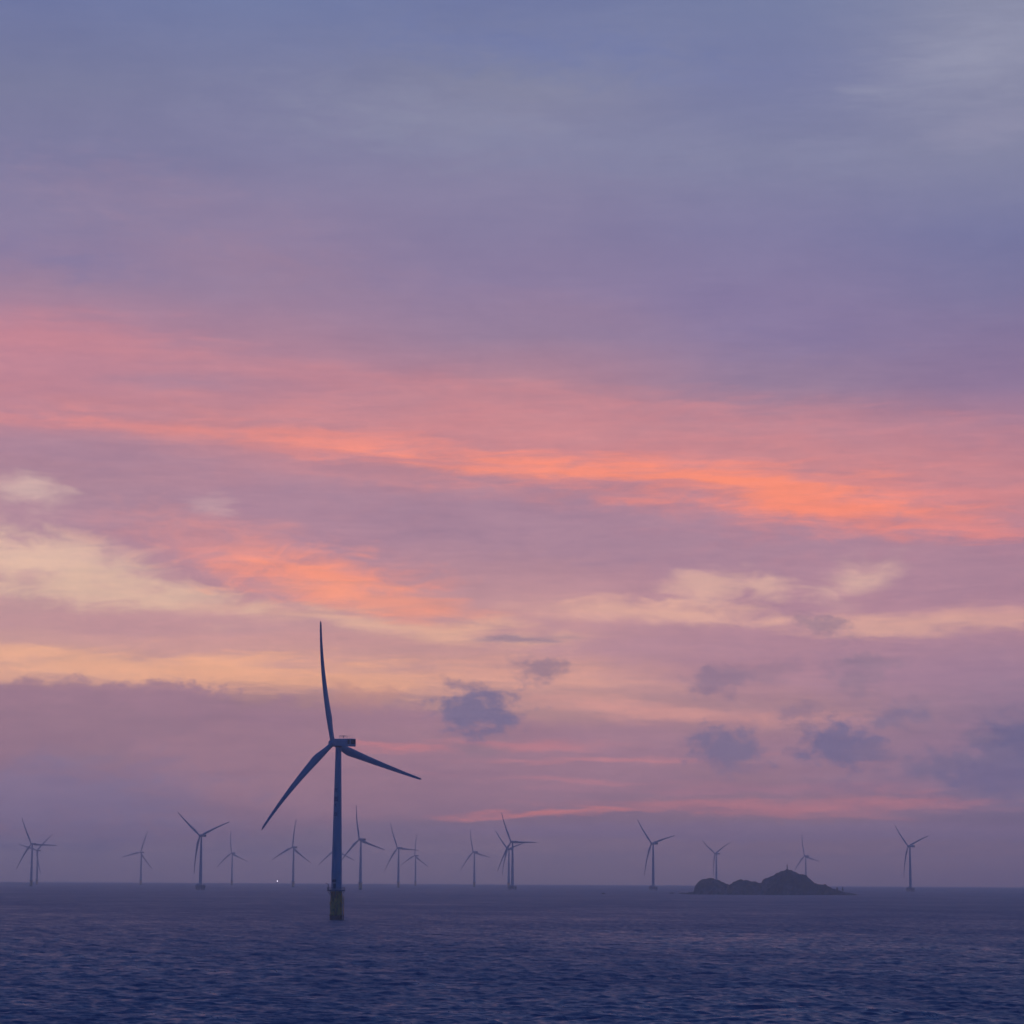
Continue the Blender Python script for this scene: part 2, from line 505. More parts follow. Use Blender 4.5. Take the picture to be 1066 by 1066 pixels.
def rock_material(name, ca, cb, cveg, scale):
    m, p, b = principled(name, ca, 0.9, 0.2)
    g = b.n('ShaderNodeNewGeometry')
    t = b.n('ShaderNodeTexCoord')
    _, f = b.noise(t.outputs['Object'], scale, 8.0, 0.65)
    _, f2 = b.noise(t.outputs['Object'], scale * 0.3, 5.0, 0.6)
    s = b.n('ShaderNodeSeparateXYZ')
    b.put(s.inputs[0], g.outputs['Normal'])
    col = b.mix(b.rng(f, 0.4, 0.62), ca, cb)
    veg = b.math('MULTIPLY', b.rng(s.outputs[2], 0.35, 0.8), b.rng(f2, 0.38, 0.58))
    col = b.mix(veg, col, cveg)
    b.put(p.inputs['Base Color'], col)
    bp = b.n('ShaderNodeBump')
    bp.inputs['Strength'].default_value = 0.6
    bp.inputs['Distance'].default_value = 1.0
    b.put(bp.inputs['Height'], f)
    b.put(p.inputs['Normal'], bp.outputs[0])
    return m


MAT['rock'] = rock_material('island_rock', (0.085, 0.095, 0.115), (0.02, 0.023, 0.030), (0.018, 0.030, 0.024), 0.12)
MAT['leaf'] = principled('shrub_leaves', (0.025, 0.035, 0.018), 0.8)[0]
MAT['bark'] = principled('bark', (0.06, 0.045, 0.035), 0.9)[0]
MAT['white'] = weathered('white_boat_paint', (0.6, 0.6, 0.6), (0.4, 0.38, 0.36), 1.0)
MAT['navy'] = weathered('boat_hull_paint', (0.04, 0.06, 0.12), (0.05, 0.03, 0.03), 1.0)
ml, pl, _ = principled('lit_lamp', (1, 1, 1), 0.3)
pl.inputs['Emission Color'].default_value = (0.9, 0.87, 1.0, 1)
pl.inputs['Emission Strength'].default_value = 12.0
MAT['lamp'] = ml


# ---------------------------------------------------------------- mesh helpers
def lathe(bm, prof, seg=32, axis='Z', off=(0, 0, 0), cap=True):
    rings = []
    for r, z in prof:
        ring = []
        for i in range(seg):
            a = 2 * math.pi * i / seg
            v = (r * math.cos(a), r * math.sin(a), z)
            if axis == 'Y':
                v = (v[0], v[2], -v[1])
            ring.append(bm.verts.new((v[0] + off[0], v[1] + off[1], v[2] + off[2])))
        rings.append(ring)
    for a, c in zip(rings, rings[1:]):
        for i in range(seg):
            bm.faces.new((a[i], a[(i + 1) % seg], c[(i + 1) % seg], c[i]))
    if cap:
        bm.faces.new(rings[0][::-1])
        bm.faces.new(rings[-1])


def box(bm, lo, hi, bev=0.0):
    r = bmesh.ops.create_cube(bm, size=1.0)
    for v in r['verts']:
        v.co = Vector((lo[i] + (v.co[i] + 0.5) * (hi[i] - lo[i]) for i in range(3)))
    if bev > 0:
        es = list({e for v in r['verts'] for e in v.link_edges})
        bmesh.ops.bevel(bm, geom=es, offset=bev, segments=3, affect='EDGES', profile=0.6)


def tube(bm, p, q, r0, r1=None, seg=8):
    p, q = Vector(p), Vector(q)
    d = q - p
    r1 = r0 if r1 is None else r1
    m = Matrix.Translation((p + q) / 2) @ d.to_track_quat('Z', 'Y').to_matrix().to_4x4()
    bmesh.ops.create_cone(bm, cap_ends=True, segments=seg, radius1=r0, radius2=r1, depth=d.length, matrix=m)


def ring_tube(bm, rad, z, r, seg=40, cx=0, cy=0):
    pts = [(cx + rad * math.cos(2 * math.pi * i / seg), cy + rad * math.sin(2 * math.pi * i / seg), z) for i in range(seg)]
    for i in range(seg):
        tube(bm, pts[i], pts[(i + 1) % seg], r, seg=6)


def obj(name, bm, mat, parent=None, smooth=True):
    bmesh.ops.recalc_face_normals(bm, faces=bm.faces[:])
    me = bpy.data.meshes.new(name)
    bm.to_mesh(me)
    bm.free()
    if smooth:
        for p in me.polygons:
            p.use_smooth = True
        try:
            me.set_sharp_from_angle(angle=R(35))
        except Exception:
            pass
    me.materials.append(mat)
    o = bpy.data.objects.new(name, me)
    C.objects.link(o)
    if parent:
        o.parent = parent
    return o


def empty(name, loc, rz, label, cat, group=None):
    o = bpy.data.objects.new(name, None)
    C.objects.link(o)
    o.location = loc
    o.rotation_euler = (0, 0, rz)
    o.empty_display_size = 5
    o['label'] = label
    o['category'] = cat
    if group:
        o['group'] = group
    return o


def copy_tree(o, parent=None):
    c = o.copy()
    C.objects.link(c)
    c.parent = parent
    for ch in list(o.children):
        copy_tree(ch, c)
    return c


def drop(d):
    return -d * d / (2 * RE)


def on_sea(px, py, D, h=0.0):
    """point at distance D in the bearing of a photo pixel, h metres above the curved sea"""
    d = ray(px, py)
    k = D / math.hypot(d.x, d.y)
    return Vector((d.x * k, d.y * k, drop(D) + h))


# ---------------------------------------------------------------- sea
def build_sea():
    rng = np.random.default_rng(7)
    near = np.geomspace(15, 340, 24)
    a = np.arange(CAM_H / 350.0, CAM_H / 18000.0, -4.4e-5)
    r = np.concatenate([[1.0], near, CAM_H / a, [18000.0]])
    fine = np.linspace(-13.5, 13.5, 1000)
    coarse_l = np.concatenate([np.linspace(-180, -40, 36), np.linspace(-39, -14, 90)])
    coarse_r = np.concatenate([np.linspace(14, 39, 90), np.linspace(40, 176, 35)])
    th = np.radians(np.concatenate([coarse_l, fine, coarse_r]))
    nr, na = len(r), len(th)
    rr, tt_ = np.meshgrid(r, th, indexing='ij')
    x, y = rr * np.sin(tt_), rr * np.cos(tt_)
    dr = np.gradient(r)[:, None]
    da = (np.abs(np.gradient(th))[None, :]) * rr
    z = -rr * rr / (2 * RE)
    x2, y2 = x.copy(), y.copy()
    wind = R(22 + 180) + math.pi / 2      # waves run with the wind, from the far left towards us
    N = 130
    lam = np.exp(rng.uniform(math.log(1.0), math.log(14), N))
    ang = wind + rng.normal(0, 0.48, N)
    ph = rng.uniform(0, 2 * math.pi, N)
    ux, uy = np.sin(th)[None, :], np.cos(th)[None, :]
    for l, an, p0 in zip(lam, ang, ph):
        k = 2 * math.pi / l
        kx, ky = k * math.cos(an), k * math.sin(an)
        kr = np.abs(kx * ux + ky * uy)
        ka = np.abs(kx * uy - ky * ux)
        ok = np.clip(3.0 - np.maximum(kr * dr, ka * da), 0, 1)     # drop what the mesh cannot carry
        steep = 0.031 * (1.0 if l < 7 else (7 / l) ** 0.8)
        A = steep / k
        w = kx * x + ky * y + p0
        aw = A * ok
        z += aw * np.sin(w)
        q = 0.8 * aw * np.cos(w)
        x2 += q * math.cos(an)
        y2 += q * math.sin(an)
    co = np.stack([x2, y2, z], -1).reshape(-1, 3).astype(np.float32)
    i, j = np.meshgrid(np.arange(nr - 1), np.arange(na), indexing='ij')
    j2 = (j + 1) % na
    quads = np.stack([i * na + j, i * na + j2, (i + 1) * na + j2, (i + 1) * na + j], -1).reshape(-1, 4)[:, ::-1]
    me = bpy.data.meshes.new('sea')
    me.vertices.add(len(co))
    me.vertices.foreach_set('co', co.ravel())
    me.loops.add(quads.size)
    me.loops.foreach_set('vertex_index', quads.ravel().astype(np.int32))
    me.polygons.add(len(quads))
    me.polygons.foreach_set('loop_start', np.arange(0, quads.size, 4, dtype=np.int32))
    me.polygons.foreach_set('loop_total', np.full(len(quads), 4, np.int32))
    me.update(calc_edges=True)
    me.validate()
    me.polygons.foreach_set('use_smooth', np.ones(len(me.polygons), bool))
    me.materials.append(MAT['sea'])
    o = bpy.data.objects.new('sea', me)
    C.objects.link(o)
    o['kind'] = 'structure'
    # faces must look up
    if me.polygons[len(me.polygons) // 2].normal.z < 0:
        me.flip_normals()
    return o


build_sea()

# ---------------------------------------------------------------- haze
bm = bmesh.new()
box(bm, (-HAZE_HALF, -HAZE_HALF, -29), (HAZE_HALF, HAZE_HALF, HAZE_TOP))
mh = bpy.data.materials.new('haze_air')
mh.use_nodes = True
mh.node_tree.nodes.clear()
vb = mh.node_tree.nodes.new('ShaderNodeVolumePrincipled')
vb.inputs['Color'].default_value = (0.72, 0.91, 1.0, 1)
vb.inputs['Density'].default_value = HAZE_DENSITY
vb.inputs['Anisotropy'].default_value = 0.75
vo = mh.node_tree.nodes.new('ShaderNodeOutputMaterial')
mh.node_tree.links.new(vb.outputs[0], vo.inputs['Volume'])
hz = obj('haze', bm, mh, smooth=False)
hz['kind'] = 'stuff'

# ---------------------------------------------------------------- wind turbines
HUB_Z = 90.0
HUB_Y = 4.4            # local +Y is upwind
TOWER_Z0, TOWER_Z1 = 15.6, 87.7


def tower_r(z):
    t = (z - TOWER_Z0) / (TOWER_Z1 - TOWER_Z0)
    return 2.66 - 1.18 * max(0.0, (t - 0.12) / 0.88) ** 1.0 if t > 0.12 else 2.66


def blade_bm():
    bm = bmesh.new()
    L = 64.0
    rings = []
    NS, NP = 44, 20
    for s in range(NS + 1):
        t = s / NS
        z = 1.5 + (L - 1.5) * t
        if t < 0.2:
            u = t / 0.2
            u = u * u * (3 - 2 * u)
            chord = 2.5 + 1.9 * u
        else:
            u = (t - 0.2) / 0.8
            chord = 4.4 - 3.3 * u ** 0.82
        if t > 0.96:
            chord *= max(0.12, math.sqrt(max(0.0, 1 - ((t - 0.96) / 0.04) ** 2)))
        rnd = max(0.0, 1 - t / 0.16)
        thick = chord * (rnd * 1.0 + (1 - rnd) * (0.34 - 0.18 * min(1, t * 1.6)))
        tw = R(13) * (1 - t) ** 2
        back = -7.0 * t + 9.6 * t * t                # precone upwind, flexed downwind at the tip
        ring = []
        for i in range(NP):
            a = 2 * math.pi * i / NP
            cx, cy = math.cos(a), math.sin(a)
            tail = 0.5 * (1 - rnd)
            xx = chord * (0.5 * cx + 0.16 * (1 - rnd))
            yy = 0.5 * thick * cy * (1 - tail * max(0, cx))
            xr = xx * math.cos(tw) - yy * math.sin(tw)
            yr = xx * math.sin(tw) + yy * math.cos(tw)
            ring.append(bm.verts.new((xr, yr - back, z)))
        rings.append(ring)
    for a, b in zip(rings, rings[1:]):
        for i in range(NP):
            bm.faces.new((a[i], a[(i + 1) % NP], b[(i + 1) % NP], b[i]))
    bm.faces.new(rings[0][::-1])
    bm.faces.new(rings[-1])
    return bm


def railing(bm, pts, h=1.15, r=0.05, closed=True):
    n = len(pts)
    for i in range(n):
        p = Vector(pts[i])
        tube(bm, p, p + Vector((0, 0, h)), r, seg=6)
        if closed or i < n - 1:
            q = Vector(pts[(i + 1) % n])
            for k in (0.55, 1.0):
                tube(bm, p + Vector((0, 0, h * k)), q + Vector((0, 0, h * k)), r, seg=6)


def glyph(bm, ang, z, size, strokes):
    """brush-stroke sign wrapped on the tower: strokes are boxes in a unit square"""
    for (u0, v0, u1, v1) in strokes:
        n = 4
        top, bot = [], []
        for (vv, lst) in ((v1, top), (v0, bot)):
            zz = z + (vv - 0.5) * size
            rr = tower_r(zz) + 0.03
            for i in range(n + 1):
                u = u0 + (u1 - u0) * i / n
                a = ang + (u - 0.5) * size / rr
                lst.append((rr, a, zz))
        vs = {}
        for key, lst in (('t', top), ('b', bot)):
            for i, (rr, a, zz) in enumerate(lst):
                for lay in (0, 1):
                    q = rr + 0.03 * lay
                    vs[key, i, lay] = bm.verts.new((q * math.cos(a), q * math.sin(a), zz))
        for i in range(n):
            bm.faces.new((vs['b', i, 1], vs['b', i + 1, 1], vs['t', i + 1, 1], vs['t', i, 1]))
            bm.faces.new((vs['t', i, 0], vs['t', i + 1, 0], vs['b', i + 1, 0], vs['b', i, 0]))
            bm.faces.new((vs['t', i, 0], vs['t', i, 1], vs['t', i + 1, 1], vs['t', i + 1, 0]))
            bm.faces.new((vs['b', i, 1], vs['b', i, 0], vs['b', i + 1, 0], vs['b', i + 1, 1]))
        bm.faces.new((vs['b', 0, 0], vs['b', 0, 1], vs['t', 0, 1], vs['t', 0, 0]))
        bm.faces.new((vs['b', n, 1], vs['b', n, 0], vs['t', n, 0], vs['t', n, 1]))


def make_turbine(detail):
    """detail: near machine on a yellow transition piece; else a machine of the far rows on a concrete pile cap"""
    root = empty('wind_turbine', (0, 0, 0), 0, 'wind turbine', 'wind turbine', 'wind turbines')
    seg = 48 if detail else 24
    # --- tower
    bm = bmesh.new()
    zs = [TOWER_Z0 if detail else 7.4] + [18 + (TOWER_Z1 - 18) * i / 12 for i in range(13)]
    lathe(bm, [(tower_r(z), z) for z in zs], seg)
    tower = obj('tower', bm, MAT['paint'], root)
    for z in (40.2, 64.0):                       # flange joints
        bm = bmesh.new()
        lathe(bm, [(tower_r(z), z - 0.14), (tower_r(z) + 0.05, z - 0.1), (tower_r(z) + 0.05, z + 0.1), (tower_r(z), z + 0.14)], seg, cap=False)
        obj('flange', bm, MAT['paint'], tower)
    face = R(-90 - 43 - 26)                      # the side turned to the camera, a little left
    if detail:
        for z, size, strokes in (
            (65.7, 1.9, [(.05, .78, .95, .95), (.1, .4, .3, .8), (.6, .35, .8, .8), (0, .05, .5, .2), (.62, .0, .95, .22)]),
            (61.2, 2.5, [(.0, .82, 1, .98), (.05, .5, .95, .66), (.1, .2, .9, .34), (.42, .0, .6, .98), (.05, .0, .2, .6), (.8, .0, .95, .6)]),
            (58.2, 1.5, [(.05, .7, .95, .9), (.4, .1, .6, .7), (.1, .0, .9, .14)]),
            (53.7, 1.9, [(.1, .75, .9, .92), (.1, .1, .28, .75), (.72, .1, .9, .75), (.1, .42, .9, .56), (.0, .0, 1, .14)])):
            bm = bmesh.new()
            glyph(bm, face, z, size, strokes)
            obj('lettering', bm, MAT['ink'], tower)
        bm = bmesh.new()
        da = face + R(4)
        for (z0, z1, w) in ((16.0, 18.5, 0.55),):
            n = 6
            vs = []
            for zz in (z0, z1):
                vs.append([[bm.verts.new(((2.68 + 0.1 * l) * math.cos(da + (i / n - .5) * w), (2.68 + 0.1 * l) * math.sin(da + (i / n - .5) * w), zz)) for i in range(n + 1)] for l in (0, 1)])
            for i in range(n):
                bm.faces.new((vs[0][1][i], vs[0][1][i + 1], vs[1][1][i + 1], vs[1][1][i]))
                bm.faces.new((vs[1][0][i], vs[1][0][i + 1], vs[1][1][i + 1], vs[1][1][i]))
                bm.faces.new((vs[0][0][i], vs[0][0][i + 1], vs[0][1][i + 1], vs[0][1][i]))
            for i in (0, n):
                bm.faces.new((vs[0][0][i], vs[0][1][i], vs[1][1][i], vs[1][0][i]))
        obj('door', bm, MAT['door'], tower)
        bm = bmesh.new()
        c, s = math.cos(da), math.sin(da)
        box(bm, (-0.9, -0.35, 19.2), (0.9, 0.45, 20.6), 0.1)
        bmesh.ops.transform(bm, matrix=Matrix.Translation((3.0 * c, 3.0 * s, 0)) @ Matrix.Rotation(da - R(90), 4, 'Z'), verts=bm.verts[:])
        obj('cable_box', bm, MAT['door'], tower)
        # --- foundation
        bm = bmesh.new()
        lathe(bm, [(3.25, -6), (3.25, 2.2), (3.42, 2.4), (3.42, 2.9), (3.2, 3.1), (3.2, 8.2), (3.42, 8.5), (3.42, 9.1), (3.1, 9.4), (2.95, 14.6)], 48)
        found = obj('foundation', bm, MAT['yellow'], root)
        bm = bmesh.new()
        fa = R(-90 - 43 + 62)
        for k in (-0.14, 0.14):
            a = fa + k * 1.6
            p = Vector((4.0 * math.cos(a), 4.0 * math.sin(a), 0))
            tube(bm, p + Vector((0, 0, -4)), p + Vector((0, 0, 12.5)), 0.2)
            for zz in (0.6, 5, 10.5):
                q = Vector((3.1 * math.cos(a), 3.1 * math.sin(a), zz))
                tube(bm, q, p + Vector((0, 0, zz)), 0.14)
        for i in range(26):
            zz = -1 + i * 0.5
            tube(bm, (4.0 * math.cos(fa - .224), 4.0 * math.sin(fa - .224), zz), (4.0 * math.cos(fa + .224), 4.0 * math.sin(fa + .224), zz), 0.05, seg=6)
        obj('boat_landing', bm, MAT['yellow'], found)
        for k in (-1.9, -0.9, 2.4):
            bm = bmesh.new()
            a = fa + k
            tube(bm, (3.5 * math.cos(a), 3.5 * math.sin(a), -5), (3.5 * math.cos(a), 3.5 * math.sin(a), 14.4), 0.16)
            obj('cable_tube', bm, MAT['yellow'], found)
        # --- platform, offset to the left seen from the camera
        ox, oy = -0.75, -0.55
        bm = bmesh.new()
        lathe(bm, [(4.6, 14.7), (4.65, 14.75), (4.65, 15.45), (4.6, 15.5)], 40, off=(ox, oy, 0))
        for i in range(8):
            a = 2 * math.pi * i / 8
            tube(bm, (3.0 * math.cos(a), 3.0 * math.sin(a), 12.6), (ox + 4.2 * math.cos(a), oy + 4.2 * math.sin(a), 14.7), 0.13)
        plat = obj('platform', bm, MAT['steel'], root)
        bm = bmesh.new()
        railing(bm, [(ox + 4.5 * math.cos(2 * math.pi * i / 24), oy + 4.5 * math.sin(2 * math.pi * i / 24), 15.5) for i in range(24)])
        obj('railing', bm, MAT['steel'], plat)
        bm = bmesh.new()
        ca = R(-90 - 43 - 80)
        p = Vector((ox + 4.0 * math.cos(ca), oy + 4.0 * math.sin(ca), 15.5))
        tube(bm, p, p + Vector((0, 0, 2.6)), 0.16)
        tube(bm, p + Vector((0, 0, 2.5)), p + Vector((1.4 * math.cos(ca), 1.4 * math.sin(ca), 3.4)), 0.1)
        obj('davit_crane', bm, MAT['steel'], plat)
    # --- nacelle
    bm = bmesh.new()
    lathe(bm, [(1.55, TOWER_Z1 - 0.1), (1.75, TOWER_Z1), (1.75, TOWER_Z1 + 0.55), (1.5, TOWER_Z1 + 0.6)], 32)
    obj('yaw_bearing', bm, MAT['bearing'], root)
    bm = bmesh.new()
    box(bm, (-2.0, -11.2, 87.95), (2.0, 2.3, 92.5), 0.35)
    for v in bm.verts:                            # belly rises and roof falls a little to the rear, nose narrows
        t = (v.co.y + 11.2) / 13.5
        if v.co.z < 90:
            v.co.z += 0.55 * max(0, 0.45 - t) / 0.45
        if t > 0.8:
            k = 1 - 0.22 * (t - 0.8) / 0.2
            v.co.x *= k
            v.co.z = 90 + (v.co.z - 90) * k
        v.co.z += (v.co.y - 1.0) * 0.065
    nac = obj('nacelle', bm, MAT['paint'], root)
    bm = bmesh.new()
    box(bm, (-1.6, -11.35, 88.9), (1.6, -11.16, 91.35), 0.05)
    obj('rear_vent', bm, MAT['dark'], nac)
    for x0 in (-2.05, 1.98):
        bm = bmesh.new()
        box(bm, (x0, -10.9, 89.0), (x0 + 0.07, -9.2, 91.3), 0.02)
        obj('side_louvre', bm, MAT['dark'], nac)
    if detail:
        bm = bmesh.new()
        railing(bm, [(-1.4, -5.2, 92.1), (1.4, -5.2, 92.1), (1.4, -2.2, 92.2), (-1.4, -2.2, 92.2)], 1.3, 0.07)
        obj('roof_railing', bm, MAT['steel'], nac)
        for x0, zt in ((0.9, 93.8), (-0.9, 93.5)):
            bm = bmesh.new()
            tube(bm, (x0, -9.4, 91.6), (x0, -9.4, zt), 0.06)
            tube(bm, (x0 - 0.35, -9.4, zt - 0.03), (x0 + 0.35, -9.4, zt - 0.03), 0.05)
            obj('wind_vane', bm, MAT['steel'], nac)
    # --- rotor (shaft tilted 5 degrees)
    T = Matrix.Translation((0, HUB_Y, HUB_Z)) @ Matrix.Rotation(R(5), 4, 'X')
    bm = bmesh.new()
    lathe(bm, [(1.5, -2.2), (1.85, -1.9), (1.95, 0.0), (1.8, 1.2), (1.3, 2.1), (0.6, 2.6), (0.05, 2.75)], 32, axis='Y')
    hub = obj('hub', bm, MAT['blade'], root)
    hub.matrix_local = T
    me = None
    for k in range(3):
        if me is None:
            b = obj('blade', blade_bm(), MAT['blade'], root)
            me = b.data
        else:
            b = bpy.data.objects.new('blade', me)
            C.objects.link(b)
            b.parent = root
        b.matrix_local = T @ Matrix.Rotation(-R(120 * k), 4, 'Y')
    if not detail:
        bm = bmesh.new()
        lathe(bm, [(8.0, 3.0), (8.3, 3.3), (8.3, 7.2), (8.0, 7.5)], 20)
        cap = obj('pile_cap', bm, MAT['concrete'], root, )
        for i in range(8):
            bm = bmesh.new()
            a = 2 * math.pi * (i + .5) / 8
            tube(bm, (8.2 * math.cos(a), 8.2 * math.sin(a), -6), (6.6 * math.cos(a), 6.6 * math.sin(a), 3.2), 0.95, seg=14)
            obj('pile', bm, MAT['concrete'], cap)
        bm = bmesh.new()
        railing(bm, [(7.8 * math.cos(2 * math.pi * i / 20), 7.8 * math.sin(2 * math.pi * i / 20), 7.5) for i in range(20)], 1.2, 0.08)
        obj('railing', bm, MAT['steel'], cap)
        bm = bmesh.new()
        a = R(-90 - 43 - 50)
        box(bm, (-1.6, -1.2, 7.5), (1.6, 1.2, 10.3), 0.12)
        bmesh.ops.transform(bm, matrix=Matrix.Translation((5.2 * math.cos(a), 5.2 * math.sin(a), 0)), verts=bm.verts[:])
        obj('equipment_cabin', bm, MAT['paint'], cap)
    return root


def pose(root, theta):
    T = Matrix.Translation((0, HUB_Y, HUB_Z)) @ Matrix.Rotation(R(5), 4, 'X')
    k = 0
    for ch in root.children:
        if ch.name.split('.')[0] == 'blade':
            ch.matrix_local = T @ Matrix.Rotation(-R(theta + 120 * k), 4, 'Y')
            k += 1


YAW = R(43)
near_t = make_turbine(True)
near_t['label'] = 'largest and nearest wind turbine, standing on a weathered yellow foundation'
near_t['group'] = 'wind turbines'
near_t.location = on_sea(349.8, 956.5, 1373)
near_t.rotation_euler = (0, 0, YAW + R(2))
pose(near_t, 15)

# (pixel bearing, distance, rotor position, pile cap or slim monopile, label)
FAR = [
 (32.4, 5865, 28, 0, 'larger of the two overlapping turbines at the far left edge, one blade level'),
 (38.2, 7242, 75, 0, 'smaller turbine just behind the leftmost one'),
 (146.4, 7571, 103, 0, 'faint slim turbine alone between the far left pair and the V-bladed one'),
 (208.6, 4543, 53, 1, 'hazy turbine with blades raised in a V, on a pile cap, left of centre'),
 (241.2, 7640, 9, 0, 'small faint turbine right behind the V-bladed one on the left, one blade straight up'),
 (305.1, 6124, 117, 0, 'hazy turbine just left of the big turbine, beside the tiny white light'),
 (350.4, 6575, 6, 0, 'far turbine hidden behind the tower of the big one, only blade tips showing'),
 (375.1, 4851, 14, 0, 'hazy turbine just right of the big tower, posed like it with one blade up'),
 (414.6, 6154, 26, 0, 'hazy turbine with one level blade, second to the right of the big tower'),
 (432.4, 8059, 119, 0, 'smallest faint turbine, standing right beside the one with a level blade'),
 (493.6, 6940, 18, 0, 'small faint turbine alone, left of the overlapping pair at mid picture'),
 (533.4, 5057, 30, 1, 'front turbine of the overlapping pair at mid picture, level blade to the right'),
 (529.6, 6277, 47, 0, 'rear turbine of the overlapping pair at mid picture, half hidden'),
 (680.0, 5173, 45, 1, 'hazy turbine with blades in a V, nearest to the left end of the island'),
 (745.8, 7038, 59, 0, 'faint turbine rising behind the low western hump of the island'),
 (839.0, 7571, 17, 0, 'faint turbine rising behind the right slope of the island summit'),
 (947.8, 5431, 50, 1, 'rightmost turbine, alone in open water to the right of the island'),
]
proto_cap = make_turbine(False)
proto_mono = None
used = False
rnd = random.Random(3)
for i, (px, D, theta, cap, label) in enumerate(FAR):
    if cap:
        t = proto_cap if not used else copy_tree(proto_cap)
        used = True
    else:
        t = copy_tree(proto_cap)
    t['label'] = label
    t['group'] = 'wind turbines'
    t.location = on_sea(px, 921, D)
    t.rotation_euler = (0, 0, YAW + R(rnd.uniform(-2, 2)))
    pose(t, theta)
    FAR[i] = (t, cap)

# the machines on slim monopiles: swap the pile cap for a plain pile with a small deck
mono_me = deck_me = None
for t, cap in FAR:
    if cap:
        continue
    for ch in list(t.children):
        if ch.name.split('.')[0] == 'pile_cap':
            for g in list(ch.children):
                bpy.data.objects.remove(g)
            bpy.data.objects.remove(ch)
    if mono_me is None:
        bm = bmesh.new()
        lathe(bm, [(3.1, -6), (3.1, 11.0), (2.9, 12.2)], 28)
        f = obj('foundation', bm, MAT['yellow'], t)
        bm = bmesh.new()
        lathe(bm, [(4.2, 12.2), (4.25, 12.25), (4.25, 12.75), (4.2, 12.8)], 28)
        railing(bm, [(4.1 * math.cos(2 * math.pi * i / 16), 4.1 * math.sin(2 * math.pi * i / 16), 12.8) for i in range(16)], 1.2, 0.07)
        d = obj('platform', bm, MAT['steel'], t)
        mono_me, deck_me = f.data, d.data
    else:
        for nm, me in (('foundation', mono_me), ('platform', deck_me)):
            o = bpy.data.objects.new(nm, me)
            C.objects.link(o)
            o.parent = t

# ---------------------------------------------------------------- island
ISL_D = 3950.0
MPP = ISL_D / FPX
PROFILE = [(716, 928.2), (719, 927.6), (722, 927.2), (723.5, 926.5), (724.4, 921.9), (728, 917.2), (733.8, 915.9), (738, 915), (743.1, 914), (750.6, 915.3), (756.3, 920),
           (759.5, 922), (763.8, 918.5), (771.3, 915.9), (780.7, 917.2), (792.9, 917.6), (794.2, 914.6), (799.4, 913.4), (805, 910.2), (812.5, 906.9), (819.1, 905.2),
           (823.8, 906.5), (831.3, 910.2), (838.8, 913.6), (846.3, 917.8), (853.8, 921.9), (859.4, 924.3), (865, 926.2), (874.4, 927.0), (881.9, 928.0), (890, 929.6)]


def base_y(x):
    return 929.9 + 0.0054 * (x - 790)


isl_c = on_sea(802, 921, ISL_D)
isl_az = math.atan2(isl_c.x, isl_c.y)


def fbm2(x, y, seed, octs=5):
    v = np.zeros_like(x)
    rg = np.random.default_rng(seed)
    for o in range(octs):
        s = 2.0 ** o
        for _ in range(5):
            a = rg.uniform(0, 2 * math.pi)
            p = rg.uniform(0, 6.28)
            v += np.sin((x * math.cos(a) + y * math.sin(a)) * s + p) / s * 0.35
    return v


def build_island():
    px = np.array([p[0] for p in PROFILE])
    ph = np.array([(base_y(p[0]) - p[1]) * MPP for p in PROFILE])
    px = (px - 802) * MPP
    nx, ny = 420, 150
    X = np.linspace(px[0] - 8, px[-1] + 8, nx)
    V = np.linspace(-1.25, 1.25, ny)
    XX, VV = np.meshgrid(X, V, indexing='ij')
    H = np.interp(X, px, ph, left=-1.5, right=-1.5)[:, None]
    wid = (18 + 1.5 * np.interp(X, px, ph, left=0, right=0))
    ker = np.hanning(41)
    ker /= ker.sum()
    wid = np.convolve(np.pad(wid, 20, mode='edge'), ker, 'valid')[:, None]
    YY = VV * wid + 9 * np.sin(XX / 31.0) + 5 * np.sin(XX / 13.0 + 1)
    n1 = fbm2(XX / 14, YY / 14, 5, 5)
    n1 = np.abs(n1) * 1.6 - 0.6
    n2 = fbm2(XX / 4.5, YY / 4.5, 9, 3)
    prof = 1 - np.abs(VV) ** 1.6
    Z = H * np.clip(prof, -0.2, 1) + (n1 * 3.2 + n2 * 2.0 + np.abs(fbm2(XX / 2.6, YY / 2.6, 21, 2)) * 1.2) * np.clip(H / 9, 0.12, 1) * np.clip(np.abs(VV) * 2.4, 0.6, 1) - np.clip(np.abs(VV) - 0.95, 0, 1) * 16
    co = np.stack([XX, YY, Z], -1).reshape(-1, 3).astype(np.float32)
    i, j = np.meshgrid(np.arange(nx - 1), np.arange(ny - 1), indexing='ij')
    q = np.stack([i * ny + j, (i + 1) * ny + j, (i + 1) * ny + j + 1, i * ny + j + 1], -1).reshape(-1, 4)
    me = bpy.data.meshes.new('island')
    me.from_pydata([tuple(c) for c in co.tolist()], [], q.tolist())
    me.polygons.foreach_set('use_smooth', np.ones(len(me.polygons), bool))
    me.materials.append(MAT['rock'])
    o = bpy.data.objects.new('island', me)
    C.objects.link(o)
    o['kind'] = 'structure'
    o.location = isl_c
    o.rotation_euler = (0, 0, -isl_az)
    return o


build_island()
ISL_M = Matrix.Translation(isl_c) @ Matrix.Rotation(-isl_az, 4, 'Z')


def on_island(px, up, dy=0.0):
    return ISL_M @ Vector(((px - 802) * MPP, dy + 9 * math.sin((px - 802) * MPP / 31.0) + 5 * math.sin((px - 802) * MPP / 13.0 + 1), up))


def ridge(px):
    return float(np.interp(px, [p[0] for p in PROFILE], [(base_y(p[0]) - p[1]) * MPP for p in PROFILE]))


